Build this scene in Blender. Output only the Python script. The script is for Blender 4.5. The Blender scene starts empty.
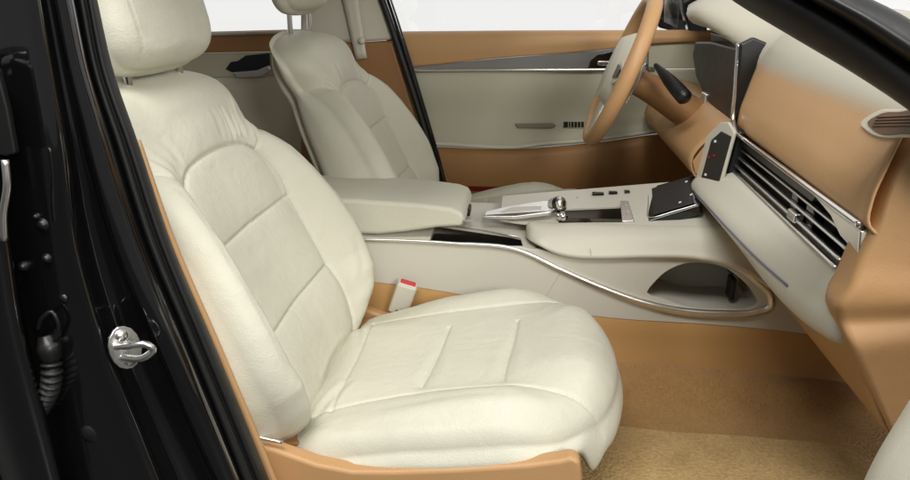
import bpy, bmesh, math, random
import numpy as np
from mathutils import Vector, Matrix, noise

random.seed(7)
scn = bpy.context.scene
COL = scn.collection
R = math.radians

# ------------------------------------------------------------------ camera
FPX, CAMP = 700.0, np.array([0.0, -1.69, 1.2])
_d = np.array([77 / FPX, 250 / FPX, 1.0]); _d /= np.linalg.norm(_d)
PSI = math.asin(_d[0]); TH = math.asin(_d[1] / math.cos(PSI))
RT = np.array([math.cos(PSI), math.sin(PSI), 0])
FW = np.array([-math.sin(PSI) * math.cos(TH), math.cos(PSI) * math.cos(TH), -math.sin(TH)])
UP = np.cross(RT, FW)


def P(px, py, **k):
    """measured point: where the sight line through a photo point meets the plane x=, y= or z="""
    d = RT * ((px - 455) / FPX) - UP * ((py - 240) / FPX) + FW
    (a, v), = k.items(); i = 'xyz'.index(a)
    return Vector(CAMP + d * ((v - CAMP[i]) / d[i]))


cd = bpy.data.cameras.new('camera'); cam = bpy.data.objects.new('camera', cd); COL.objects.link(cam)
cd.sensor_width = 36; cd.lens = FPX / 910 * 36; cd.clip_start = .05; cd.clip_end = 200
m = Matrix((RT, UP, -FW)).transposed().to_4x4(); m.translation = Vector(CAMP); cam.matrix_world = m
scn.camera = cam

# ------------------------------------------------------------------ materials
def newmat(name):
    mt = bpy.data.materials.new(name); mt.use_nodes = True
    nt = mt.node_tree; b = nt.nodes['Principled BSDF']
    return mt, nt, b


def nd(nt, t, **k):
    n = nt.nodes.new(t)
    for a, v in k.items():
        if a in n.inputs: n.inputs[a].default_value = v
        else: setattr(n, a, v)
    return n


def simple(name, col, rough=.5, metal=0., spec=.5, coat=0., emit=None, es=1.):
    mt, nt, b = newmat(name)
    b.inputs['Base Color'].default_value = (*col, 1); b.inputs['Roughness'].default_value = rough
    b.inputs['Metallic'].default_value = metal; b.inputs['Specular IOR Level'].default_value = spec
    b.inputs['Coat Weight'].default_value = coat; b.inputs['Coat Roughness'].default_value = .05
    if emit:
        b.inputs['Emission Color'].default_value = (*emit, 1); b.inputs['Emission Strength'].default_value = es
    return mt


def leather(name, col, rough=.45, grain=420, gs=.25, var=.06, wr=.3):
    mt, nt, b = newmat(name)
    tc = nd(nt, 'ShaderNodeTexCoord')
    n1 = nd(nt, 'ShaderNodeTexNoise', Scale=7., Detail=5.)
    mix = nd(nt, 'ShaderNodeMix', data_type='RGBA')
    mix.inputs[6].default_value = (*[c * (1 - var) for c in col], 1)
    mix.inputs[7].default_value = (*[min(1, c * (1 + var)) for c in col], 1)
    nt.links.new(tc.outputs['Object'], n1.inputs['Vector']); nt.links.new(n1.outputs['Fac'], mix.inputs[0])
    nt.links.new(mix.outputs[2], b.inputs['Base Color'])
    mr = nd(nt, 'ShaderNodeMapRange'); mr.inputs[3].default_value = rough - .07; mr.inputs[4].default_value = rough + .09
    n3 = nd(nt, 'ShaderNodeTexNoise', Scale=24., Detail=4.)
    nt.links.new(tc.outputs['Object'], n3.inputs['Vector'])
    nt.links.new(n3.outputs['Fac'], mr.inputs[0]); nt.links.new(mr.outputs[0], b.inputs['Roughness'])
    v = nd(nt, 'ShaderNodeTexVoronoi', Scale=float(grain)); v.feature = 'F1'
    n2 = nd(nt, 'ShaderNodeTexNoise', Scale=16., Detail=6., Roughness=.6, Distortion=.6)
    nt.links.new(tc.outputs['Object'], v.inputs['Vector']); nt.links.new(tc.outputs['Object'], n2.inputs['Vector'])
    b1 = nd(nt, 'ShaderNodeBump', Strength=gs, Distance=.0009); b2 = nd(nt, 'ShaderNodeBump', Strength=wr, Distance=.004)
    nt.links.new(n2.outputs['Fac'], b2.inputs['Height']); nt.links.new(v.outputs['Distance'], b1.inputs['Height'])
    nt.links.new(b2.outputs[0], b1.inputs['Normal']); nt.links.new(b1.outputs[0], b.inputs['Normal'])
    b.inputs['Specular IOR Level'].default_value = .4
    return mt


def carpet(name, c1, c2, scale=170, bump=.9, blot=14.):
    mt, nt, b = newmat(name)
    tc = nd(nt, 'ShaderNodeTexCoord')
    n1 = nd(nt, 'ShaderNodeTexNoise', Scale=float(scale), Detail=3.)
    n2 = nd(nt, 'ShaderNodeTexNoise', Scale=float(blot), Detail=5., Roughness=.65)
    ad = nd(nt, 'ShaderNodeMath', operation='MULTIPLY_ADD'); ad.inputs[1].default_value = .5
    mm = nd(nt, 'ShaderNodeMath', operation='MULTIPLY'); mm.inputs[1].default_value = .5
    rp = nd(nt, 'ShaderNodeMapRange'); rp.inputs[1].default_value = .3; rp.inputs[2].default_value = .7
    mix = nd(nt, 'ShaderNodeMix', data_type='RGBA'); mix.inputs[6].default_value = (*c1, 1); mix.inputs[7].default_value = (*c2, 1)
    for n in (n1, n2): nt.links.new(tc.outputs['Object'], n.inputs['Vector'])
    nt.links.new(n2.outputs['Fac'], mm.inputs[0]); nt.links.new(n1.outputs['Fac'], ad.inputs[0]); nt.links.new(mm.outputs[0], ad.inputs[2])
    nt.links.new(ad.outputs[0], rp.inputs[0]); nt.links.new(rp.outputs[0], mix.inputs[0]); nt.links.new(mix.outputs[2], b.inputs['Base Color'])
    bp = nd(nt, 'ShaderNodeBump', Strength=bump, Distance=.007)
    nt.links.new(n1.outputs['Fac'], bp.inputs['Height']); nt.links.new(bp.outputs[0], b.inputs['Normal'])
    b.inputs['Roughness'].default_value = .95; b.inputs['Specular IOR Level'].default_value = .1
    b.inputs['Sheen Weight'].default_value = .25
    return mt


def dusty(name, col, rough, coat=0., metal=0., sc=30., amt=.12):
    mt, nt, b = newmat(name)
    tc = nd(nt, 'ShaderNodeTexCoord'); n = nd(nt, 'ShaderNodeTexNoise', Scale=sc, Detail=6.)
    mr = nd(nt, 'ShaderNodeMapRange'); mr.inputs[3].default_value = max(.02, rough - amt); mr.inputs[4].default_value = rough + amt
    nt.links.new(tc.outputs['Object'], n.inputs['Vector']); nt.links.new(n.outputs['Fac'], mr.inputs[0]); nt.links.new(mr.outputs[0], b.inputs['Roughness'])
    b.inputs['Base Color'].default_value = (*col, 1); b.inputs['Metallic'].default_value = metal
    b.inputs['Coat Weight'].default_value = coat; b.inputs['Coat Roughness'].default_value = .04
    return mt


CREAM_C = (.60, .585, .475)
TAN_C = (.49, .285, .13)
M = dict(
    cream=leather('cream_leather', CREAM_C, .46, 380, .35, .05, .45),
    cream_soft=leather('cream_soft_trim', (.61, .585, .48), .5, 500, .2, .04, .1),
    cream_plastic=leather('cream_plastic', (.60, .575, .49), .38, 700, .12, .03, .04),
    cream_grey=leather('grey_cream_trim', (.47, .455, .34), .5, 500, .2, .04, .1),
    tan=leather('tan_leather', TAN_C, .45, 450, .22, .06, .12),
    tan_plastic=leather('tan_plastic', (.48, .27, .12), .5, 600, .2, .05, .06),
    tunnel=leather('tunnel_trim', (.50, .285, .105), .55, 500, .2, .06, .1),
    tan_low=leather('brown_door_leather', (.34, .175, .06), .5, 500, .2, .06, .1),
    tan_dark=leather('brown_trim', (.32, .165, .065), .5, 500, .2, .06, .1),
    paint=dusty('black_paint', (.004, .004, .0045), .12, 1., 0, 20, .06),
    rubber=dusty('black_rubber', (.005, .005, .005), .55, 0, 0, 60, .1),
    black=dusty('black_plastic', (.007, .007, .007), .4, 0, 0, 60, .1),
    gloss=dusty('gloss_black', (.006, .006, .007), .1, .6, 0, 30, .05),
    chrome=dusty('chrome', (.78, .77, .75), .14, 0, 1, 30, .05),
    satin=dusty('satin_metal', (.84, .83, .80), .30, 0, 1, 50, .06),
    wood=dusty('grey_trim', (.20, .195, .185), .35, .3, 0, 12, .08),
    steel=dusty('striker_steel', (.72, .72, .70), .28, 0, 1, 60, .1),
    red=simple('red_button', (.55, .035, .05), .4),
    reflector=simple('red_reflector', (.16, .008, .008), .3),
    screen=dusty('dark_screen', (.022, .021, .021), .42, 0, 0, 30, .08),
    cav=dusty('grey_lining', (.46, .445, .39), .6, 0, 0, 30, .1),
    brownvent=dusty('brown_vent', (.16, .085, .04), .5, 0, 0, 40, .1),
    led=simple('blue_strip', (.11, .11, .17), .3),
    ledred=simple('red_digits', (.25, .015, .015), .3, emit=(1, .05, .05), es=.06),
    ledwhite=simple('white_marks', (.7, .7, .7), .3, emit=(1, 1, 1), es=.15),
    carpet=carpet('brown_carpet', (.33, .18, .065), (.47, .28, .105)),
    mat=carpet('golden_mat', (.36, .225, .075), (.62, .43, .18), 130, 1., 16.),
    headliner=simple('headliner', (.5, .48, .42), .9),
    floor=dusty('showroom_floor', (.035, .034, .033), .4, 0, 0, 4., .1),
)
# dash pad: cream on top, tan on the face, blended by height over the rolled edge
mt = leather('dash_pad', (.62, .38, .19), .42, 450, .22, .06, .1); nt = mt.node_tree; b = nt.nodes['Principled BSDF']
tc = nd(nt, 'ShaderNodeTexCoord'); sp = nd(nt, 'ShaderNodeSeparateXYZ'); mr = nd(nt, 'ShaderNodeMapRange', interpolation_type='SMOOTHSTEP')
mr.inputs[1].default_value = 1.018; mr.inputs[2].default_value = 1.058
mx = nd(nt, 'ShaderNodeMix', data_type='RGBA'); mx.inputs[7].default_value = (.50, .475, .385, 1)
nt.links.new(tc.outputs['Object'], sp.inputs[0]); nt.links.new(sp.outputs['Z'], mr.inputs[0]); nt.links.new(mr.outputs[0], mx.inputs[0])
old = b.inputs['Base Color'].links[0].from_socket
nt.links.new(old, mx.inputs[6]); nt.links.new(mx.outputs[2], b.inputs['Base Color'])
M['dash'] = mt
# window glass
mt, nt, b = newmat('window_glass'); nt.nodes.remove(b)
tr = nd(nt, 'ShaderNodeBsdfTransparent'); gl = nd(nt, 'ShaderNodeBsdfGlossy'); gl.inputs['Roughness'].default_value = .02
ms = nd(nt, 'ShaderNodeMixShader'); ms.inputs[0].default_value = .05
nt.links.new(tr.outputs[0], ms.inputs[1]); nt.links.new(gl.outputs[0], ms.inputs[2]); nt.links.new(ms.outputs[0], nt.nodes['Material Output'].inputs[0])
M['glass'] = mt

# ------------------------------------------------------------------ object helpers
def thing(name, label, cat, loc=(0, 0, 0), group=None):
    o = bpy.data.objects.new(name, None); COL.objects.link(o); o.location = loc; o.empty_display_size = .05
    o['label'] = label; o['category'] = cat; o['kind'] = 'thing'
    if group: o['group'] = group
    return o


def wloc(o):
    l = Vector((0, 0, 0))
    while o is not None: l += o.location; o = o.parent
    return l


def mk(name, verts, faces, mat, parent=None, smooth=True, normals=None, bevel=0, local=False, fix=False, seg=3):
    off = Vector((0, 0, 0)) if (local or parent is None) else wloc(parent)
    me = bpy.data.meshes.new(name)
    me.from_pydata([tuple(Vector(v) - off) for v in verts], [], [list(map(int, f)) for f in faces])
    me.materials.append(M[mat] if isinstance(mat, str) else mat)
    if fix:
        bm = bmesh.new(); bm.from_mesh(me); bmesh.ops.recalc_face_normals(bm, faces=bm.faces); bm.to_mesh(me); bm.free()
    if smooth: me.polygons.foreach_set('use_smooth', [True] * len(me.polygons))
    if normals is not None: me.normals_split_custom_set_from_vertices([tuple(n) for n in normals])
    o = bpy.data.objects.new(name, me); COL.objects.link(o)
    if parent is not None: o.parent = parent
    if bevel:
        md = o.modifiers.new('bevel', 'BEVEL'); md.width = bevel; md.segments = seg; md.limit_method = 'ANGLE'; md.angle_limit = R(35)
        md.harden_normals = True
    return o


def cr(pts, n, closed=False):
    """Catmull-Rom resample to n points, even in arc length"""
    p = np.array([list(q) for q in pts], float); k = len(p)
    if k == 2 and not closed:
        return p[0] + (p[1] - p[0]) * np.linspace(0, 1, n)[:, None]
    out = []
    segs = k if closed else k - 1
    for i in range(segs):
        if closed: a, b_, c, d = p[(i - 1) % k], p[i], p[(i + 1) % k], p[(i + 2) % k]
        else:
            b_, c = p[i], p[i + 1]
            a = p[i - 1] if i > 0 else 2 * b_ - c
            d = p[i + 2] if i + 2 < k else 2 * c - b_
        # centripetal-ish: clamp tangents on uneven spans
        l1, l0, l2 = np.linalg.norm(c - b_) + 1e-9, np.linalg.norm(b_ - a) + 1e-9, np.linalg.norm(d - c) + 1e-9
        m1 = ((b_ - a) / l0 * l1 * l1 + (c - b_) * l0) / (l0 + l1)
        m2 = ((c - b_) * l2 + (d - c) / l2 * l1 * l1) / (l1 + l2)
        t = np.linspace(0, 1, 24, endpoint=False)[:, None]
        out.append((2 * t**3 - 3 * t**2 + 1) * b_ + (t**3 - 2 * t**2 + t) * m1 + (-2 * t**3 + 3 * t**2) * c + (t**3 - t**2) * m2)
    q = np.concatenate(out + [p[:1] if closed else p[-1:]])
    s = np.concatenate([[0], np.cumsum(np.linalg.norm(np.diff(q, axis=0), axis=1))])
    u = np.linspace(0, s[-1], n, endpoint=not closed)
    return np.stack([np.interp(u, s, q[:, j]) for j in range(q.shape[1])], 1)


def skin(name, rails, mat, parent, nu=60, nv=4, smooth_v=False, thick=0, closed_v=False, bevel=0):
    """surface through rails (each a list of points); nv = steps between two rails"""
    rr = [cr(r, nu) for r in rails]
    if closed_v: rr.append(rr[0])
    A = np.array(rr)                                           # rails x nu x 3
    cols = []
    if smooth_v:
        n = (len(rr) - 1) * nv + 1
        A = np.stack([cr(A[:, i], n) for i in range(nu)], 1)
    else:
        L = [A[0]]
        for i in range(len(rr) - 1):
            for k in range(1, nv + 1): L.append(A[i] + (A[i + 1] - A[i]) * k / nv)
        A = np.array(L)
    nvv = A.shape[0]
    faces = [(i * nu + j, i * nu + j + 1, (i + 1) * nu + j + 1, (i + 1) * nu + j) for i in range(nvv - 1) for j in range(nu - 1)]
    o = mk(name, A.reshape(-1, 3), faces, mat, parent)
    if thick:
        md = o.modifiers.new('thick', 'SOLIDIFY'); md.thickness = thick; md.offset = 0
    return o


def tube(name, pts, r, mat, parent, n=10, closed=False, res=60, squash=None, raw=False):
    p = np.array([list(q) for q in pts], float) if raw else cr(pts, res, closed)
    k = len(p); vs = []; fs = []
    rr = np.interp(np.linspace(0, 1, k), np.linspace(0, 1, len(r)), r) if hasattr(r, '__len__') else np.full(k, r)
    up = None
    for i in range(k):
        t = p[(i + 1) % k] - p[i - 1] if closed else p[min(i + 1, k - 1)] - p[max(i - 1, 0)]
        t = t / (np.linalg.norm(t) + 1e-9)
        if up is None:
            up = np.array([0, 0, 1.]) if abs(t[2]) < .9 else np.array([1., 0, 0])
        s = np.cross(t, up); s /= np.linalg.norm(s); up = np.cross(s, t)
        a, b_ = (1, 1) if squash is None else squash
        for j in range(n):
            w = 2 * math.pi * j / n
            vs.append(p[i] + rr[i] * (a * math.cos(w) * s + b_ * math.sin(w) * up))
    for i in range(k if closed else k - 1):
        for j in range(n):
            i2 = (i + 1) % k
            fs.append((i * n + j, i * n + (j + 1) % n, i2 * n + (j + 1) % n, i2 * n + j))
    if not closed:
        fs.append(tuple(range(n))[::-1]); fs.append(tuple((k - 1) * n + j for j in range(n)))
    return mk(name, vs, fs, mat, parent, fix=True)


def slab(name, poly, ext, mat, parent, bevel=.002, smooth=True, seg=3):
    poly = [Vector(q) for q in poly]; ext = Vector(ext); n = len(poly)
    vs = poly + [q + ext for q in poly]
    fs = [tuple(range(n)), tuple(range(2 * n - 1, n - 1, -1))] + [(i, n + i, n + (i + 1) % n, (i + 1) % n) for i in range(n)]
    return mk(name, vs, fs, mat, parent, smooth=bool(bevel), bevel=bevel, fix=True, seg=seg)


def box(name, c, s, mat, parent, bevel=.002, rot=None):
    c = Vector(c); vs = []
    for x in (-1, 1):
        for y in (-1, 1):
            for z in (-1, 1):
                q = Vector((x * s[0] / 2, y * s[1] / 2, z * s[2] / 2))
                if rot is not None: q = rot @ q
                vs.append(c + q)
    fs = [(0, 1, 3, 2), (4, 6, 7, 5), (0, 4, 5, 1), (2, 3, 7, 6), (0, 2, 6, 4), (1, 5, 7, 3)]
    return mk(name, vs, fs, mat, parent, smooth=bool(bevel), bevel=bevel, fix=True)


def holed(name, outer, hole, fn, ext, mat, parent, bevel=0):
    """plate with one opening: outer and hole are 2D loops, fn maps (a,b) to a point, ext = thickness vector"""
    bm = bmesh.new(); ext = Vector(ext)
    off = wloc(parent)
    ed = []
    for lp in (outer, hole):
        v = [bm.verts.new(Vector(fn(*q)) - off) for q in lp]
        ed += [bm.edges.new((v[i], v[(i + 1) % len(v)])) for i in range(len(v))]
    g = bmesh.ops.triangle_fill(bm, edges=ed, use_beauty=True)
    fc = [f for f in bm.faces]
    ex = bmesh.ops.extrude_face_region(bm, geom=fc)
    for v in ex['geom']:
        if isinstance(v, bmesh.types.BMVert): v.co += ext
    bmesh.ops.recalc_face_normals(bm, faces=bm.faces)
    me = bpy.data.meshes.new(name); bm.to_mesh(me); bm.free(); me.materials.append(M[mat])
    o = bpy.data.objects.new(name, me); COL.objects.link(o); o.parent = parent
    if bevel:
        me.polygons.foreach_set('use_smooth', [True] * len(me.polygons))
        md = o.modifiers.new('bevel', 'BEVEL'); md.width = bevel; md.segments = 2; md.limit_method = 'ANGLE'; md.angle_limit = R(50); md.harden_normals = True
    return o


def lathe(name, prof, origin, axis, mat, parent, n=24):
    ax = Vector(axis).normalized(); s = ax.orthogonal().normalized(); t = ax.cross(s); o = Vector(origin)
    vs, fs = [], []; k = len(prof)
    for r, h in prof:
        for j in range(n):
            w = 2 * math.pi * j / n; vs.append(o + ax * h + (s * math.cos(w) + t * math.sin(w)) * max(r, 1e-5))
    for i in range(k - 1):
        for j in range(n): fs.append((i * n + j, i * n + (j + 1) % n, (i + 1) * n + (j + 1) % n, (i + 1) * n + j))
    return mk(name, vs, fs, mat, parent, fix=True)


# ------------------------------------------------------------------ upholstered pads
def segdist(a, b, poly):
    """distance of points (a,b) to a polyline"""
    q = np.array(poly, float); best = np.full(a.shape, 9.)
    for i in range(len(q) - 1):
        d = q[i + 1] - q[i]; L = d @ d + 1e-12
        t = np.clip(((a - q[i, 0]) * d[0] + (b - q[i, 1]) * d[1]) / L, 0, 1)
        best = np.minimum(best, np.hypot(a - q[i, 0] - t * d[0], b - q[i, 1] - t * d[1]))
    return best


def inside(a, b, poly):
    q = np.array(poly, float); r = np.zeros(a.shape, bool); n = len(q)
    for i in range(n):
        x0, y0 = q[i]; x1, y1 = q[(i + 1) % n]
        c = ((y0 > b) != (y1 > b)) & (a < (x1 - x0) * (b - y0) / (y1 - y0 + 1e-12) + x0)
        r ^= c
    return r


def sstep(x, a, b):
    t = np.clip((x - a) / (b - a), 0, 1); return t * t * (3 - 2 * t)


def pad(outline, centre, hfun, map3, roll, floor_h, seams=(), wrinkles=(), regions=None, parts=None, parent=None,
        N=480, M1=110, M2=16, M3=14, nz=.0012, groove=.0055, gw=.0024, bulge=.012, seed=0., under=.82):
    o = cr(outline, N, True); c = np.array(centre, float); d = o - c; rad = np.hypot(d[:, 0], d[:, 1])
    rows_a, rows_b, rows_drop, rows_w, rows_in = [], [], [], [], []
    for k in range(1, M1 + 1):
        f = (k / M1); rho = f * (1 - roll / rad)
        rows_a.append(c[0] + d[:, 0] * rho); rows_b.append(c[1] + d[:, 1] * rho); rows_drop.append(np.zeros(N)); rows_w.append(np.zeros(N))
    for k in range(1, M2 + 1):
        w = math.pi / 2 * k / M2; rho = (1 - roll / rad) + roll / rad * math.sin(w)
        rows_a.append(c[0] + d[:, 0] * rho); rows_b.append(c[1] + d[:, 1] * rho); rows_drop.append(np.full(N, roll * (1 - math.cos(w)))); rows_w.append(np.zeros(N))
    for k in range(1, M3 + 1):
        f = k / M3; rho = 1 + bulge / rad * math.sin(math.pi * min(1, f * 1.15)) if f < .87 else 1 - (f - .87) / .13 * .05
        rows_a.append(c[0] + d[:, 0] * rho); rows_b.append(c[1] + d[:, 1] * rho); rows_drop.append(np.full(N, roll)); rows_w.append(np.full(N, f))
    A, B, D, W = map(np.array, (rows_a, rows_b, rows_drop, rows_w))
    H = hfun(A, B)
    for s in seams:
        pl, dep, wid = s if isinstance(s, tuple) else (s, groove, gw)
        dist = segdist(A, B, cr(pl, 60) if len(pl) > 2 else pl)
        H = H - (dep * np.exp(-(dist / wid)**2) + dep * .55 * np.exp(-dist / .010)) * (1 - W)
    for pl, dep, wid in wrinkles:
        q = cr(pl, 20); dist = segdist(A, B, q)
        # fade the ends
        L = np.array(q); mid = (L[0] + L[-1]) / 2; ln = np.linalg.norm(L[-1] - L[0]) / 2
        al = np.clip(1 - (np.hypot(A - mid[0], B - mid[1]) / (ln * 1.05))**4, 0, 1)
        H = H + dep * al * (-np.exp(-(dist / wid)**2) + .5 * np.exp(-((dist - wid * 2.2) / wid)**2))
    if nz:
        nn = np.array([noise.noise((x * 9 + seed, y * 9, w * 2)) + .5 * noise.noise((x * 24 + seed, y * 24, w * 4 + 5)) + .55 * (.5 - abs(noise.noise((x * 20 + 8 * noise.noise((x * 5, y * 5, seed)), y * 34 + seed, w * 4)))) - .35 * max(0, .16 - abs(noise.noise((x * 12 + y * 7 + seed, y * 13 - x * 5, 3.3)))) * 6 for x, y, w in zip(A.ravel(), B.ravel(), W.ravel())]).reshape(A.shape)
        H = H + nz * nn
    top = H - D
    fl = floor_h(A, B) if callable(floor_h) else floor_h
    Ht = top * (1 - W) + fl * W
    V = map3(A, B, Ht)                                       # (rows,N,3)
    rows = A.shape[0]
    cen = map3(np.array([[c[0]]]), np.array([[c[1]]]), hfun(np.array([[c[0]]]), np.array([[c[1]]])))[0, 0]
    cb = map3(np.array([[c[0]]]), np.array([[c[1]]]), np.array([[fl if not callable(fl) and np.ndim(fl) == 0 else np.mean(fl[-1])]]))[0, 0]
    ring = V[-1] * under + cb * (1 - under)
    verts = np.concatenate([V.reshape(-1, 3), ring, [cen], [cb]])
    idx = np.arange(rows * N).reshape(rows, N); nx = np.roll(idx, -1, 1)
    F = np.stack([idx[:-1], nx[:-1], nx[1:], idx[1:]], -1).reshape(-1, 4)
    fa = ((A[:-1] + A[1:]) / 2).ravel(); fb = ((B[:-1] + B[1:]) / 2).ravel(); fw = ((W[:-1] + W[1:]) / 2).ravel()
    faces = [tuple(f) for f in F]
    reg = regions(fa, fb, fw) if regions else np.zeros(len(faces), int)
    reg = list(reg)
    ci, cbi, r0 = len(verts) - 2, len(verts) - 1, rows * N
    cr0 = reg[0]
    for j in range(N):
        faces.append((int(idx[0, (j + 1) % N]), int(idx[0, j]), ci)); reg.append(int(regions(np.array([c[0]]), np.array([c[1]]), np.array([0.]))[0]) if regions and j == 0 else reg[-1])
    last = [reg[len(F) - N + j] for j in range(N)]
    for j in range(N):
        faces.append((int(idx[-1, j]), int(idx[-1, (j + 1) % N]), r0 + (j + 1) % N, r0 + j)); reg.append(last[j])
    for j in range(N):
        faces.append((r0 + j, r0 + (j + 1) % N, cbi)); reg.append(0)
    me = bpy.data.meshes.new('tmp'); me.from_pydata([tuple(v) for v in verts], [], [list(map(int, f)) for f in faces]); me.update()
    nrm = np.zeros(len(verts) * 3, dtype=np.float32); me.vertices.foreach_get('normal', nrm); nrm = nrm.reshape(-1, 3)
    bpy.data.meshes.remove(me)
    reg = np.array(reg); res = []
    # outward sense
    ctr = verts.mean(0)
    flip = np.sum((verts[idx[:, ::7].ravel()] - ctr) * nrm[idx[:, ::7].ravel()]) < 0
    for r, (nm, mat) in enumerate(parts):
        sel = np.nonzero(reg == r)[0]
        if len(sel) == 0: continue
        fsel = [faces[i] for i in sel]
        us = sorted({v for f in fsel for v in f}); mp = {v: i for i, v in enumerate(us)}
        ff = [tuple(mp[v] for v in (f[::-1] if flip else f)) for f in fsel]
        res.append(mk(nm, verts[us], ff, mat, parent, normals=(-nrm[us] if flip else nrm[us]), local=True))
    return res


def copy_tree(o, parent=None):
    c = o.copy(); COL.objects.link(c); c.parent = parent
    for ch in list(o.children): copy_tree(ch, c)
    return c


# ================================================================== SEATS
S = .94
BK = dict(a=R(24))
A0, B0 = math.sin(R(24)), math.cos(R(24))
ORG = np.array([-.370, 0, .448])                      # seat joint, in the seat's own frame (y = 0 is its middle)


def map_back(t, v, h):
    x = ORG[0] + S * (-v * A0 + h * B0); z = ORG[2] + S * (v * B0 + h * A0)
    return np.stack([x, S * t + 0 * x, z], -1)


BW = np.array([(.0, .20), (.025, .258), (.055, .294), (.1, .316), (.18, .336), (.25, .334), (.33, .322), (.4, .304), (.48, .284), (.54, .257), (.578, .237),
               (.605, .244), (.635, .254), (.662, .255), (.69, .245), (.72, .215), (.742, .16), (.752, .09)])
half = [(w, v) for v, w in BW]
OUT_BACK = half + [(0, .755)] + [(-w, v) for w, v in half[::-1]] + [(0, -.005)]
BOL = np.array([(0, .02), (.04, .045), (.08, .07), (.13, .087), (.25, .092), (.33, .086), (.41, .073), (.48, .054), (.545, .024), (.58, .004), (.60, 0), (.8, 0)])
INS = np.array([(.0, .165), (.08, .195), (.16, .205), (.36, .202), (.46, .195), (.505, .175), (.532, .135), (.545, .07)])
INS_L = [(w, v) for v, w in INS] + [(0, .548)] + [(-w, v) for v, w in INS[::-1]]


def h_back(t, v):
    w = np.interp(v, BW[:, 0], BW[:, 1]); q = np.abs(t) / np.maximum(w, .12)
    b_ = np.interp(v, BOL[:, 0], BOL[:, 1])
    h = b_ * (sstep(q, .58, .93))
    h = h - .009 * (1 - sstep(q, .0, .7)) * sstep(v, .02, .12) * (1 - sstep(v, .5, .6))
    h = h + .016 * np.exp(-((v - .13) / .09)**2) * (1 - sstep(q, .5, .9))     # lumbar
    h = h - .05 * sstep(v, .62, .76)**2 - .02 * (np.abs(t) / .26)**2 * sstep(v, .5, .6)
    for v0, v1 in ((-.02, .195), (.195, .385), (.385, .548)):                 # stuffed panels
        m_ = np.clip((v - v0) / (v1 - v0), 0, 1)
        h = h + .004 * np.sin(np.pi * m_) * (1 - sstep(q, .55, .72))
    return h


def reg_back(t, v, w):
    ins = inside(t, v, INS_L) & (w <= 0)
    bol = (v < .535 + 1.2 * (np.abs(t) - .2)) & (v < .59) & ~ins
    return np.where(ins, 1, np.where(bol, np.where(t > 0, 2, 3), 0))


CW = np.array([(-.475, .22), (-.45, .265), (-.40, .282), (-.28, .288), (-.1, .298), (.02, .290), (.08, .265), (.13, .222), (.17, .165), (.194, .09)])
hc = [(x, w) for x, w in CW]
OUT_CUSH = hc + [(.203, 0)] + [(x, -w) for x, w in hc[::-1]] + [(-.48, 0)]


def map_cush(x, t, h):
    zz = .445 + .15 * (x + .40) + h
    X = 0 + S * x; Z = 1.2 - (1.2 - zz) * S
    return np.stack([X, S * t + 0 * X, Z], -1)


CS = np.array([(-.42, .205), (-.3, .185), (-.15, .176), (0, .182), (.08, .198), (.13, .205), (.16, .2)])


def h_cush(x, t):
    w = np.interp(x, CW[:, 0], CW[:, 1]); q = np.abs(t) / np.maximum(w, .15)
    s_ = np.interp(x, CS[:, 0], CS[:, 1])
    h = (.002 + .02 * np.exp(-((x + .06) / .14)**2)) * np.exp(-((np.abs(t) - s_ - .045) / .045)**2)
    h = h - (.035 * (t > 0) + .018 * (t < 0)) * sstep(np.abs(t), .12, .25) * (1 - sstep(x, -.42, -.16)) - .03 * sstep(np.abs(t), .09, .26) * sstep(x, -.03, .11)
    h = h - .003 * (1 - sstep(np.abs(t), 0, .16)) * (1 - sstep(x, -.05, .1))
    h = h + .012 * np.exp(-((x - .09) / .07)**2) * (1 - sstep(q, .6, 1))
    h = h - .028 * sstep(x, .1, .2)**1.5 - .03 * (1 - sstep(x, -.46, -.36))
    for x0, x1 in ((-.36, -.17), (-.17, -.015), (-.015, .2)):
        m_ = np.clip((x - x0) / (x1 - x0), 0, 1)
        h = h + .003 * np.sin(np.pi * m_) * (1 - sstep(np.abs(t), .10, .18))
    return h


def floor_cush(x, t):
    zb = -.088 - .10 * (x + .3) * .6 - .07 * sstep(x, .11, .19) - .075 * np.exp(-(((x - .15) / .025)**2 + ((np.abs(t) - .23) / .035)**2))
    return zb


def reg_cush(x, t, w):
    s_ = np.interp(x, CS[:, 0], CS[:, 1])
    side = (np.abs(t) > s_)
    return np.where(side, np.where(t > 0, 1, 2), 0)


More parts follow.
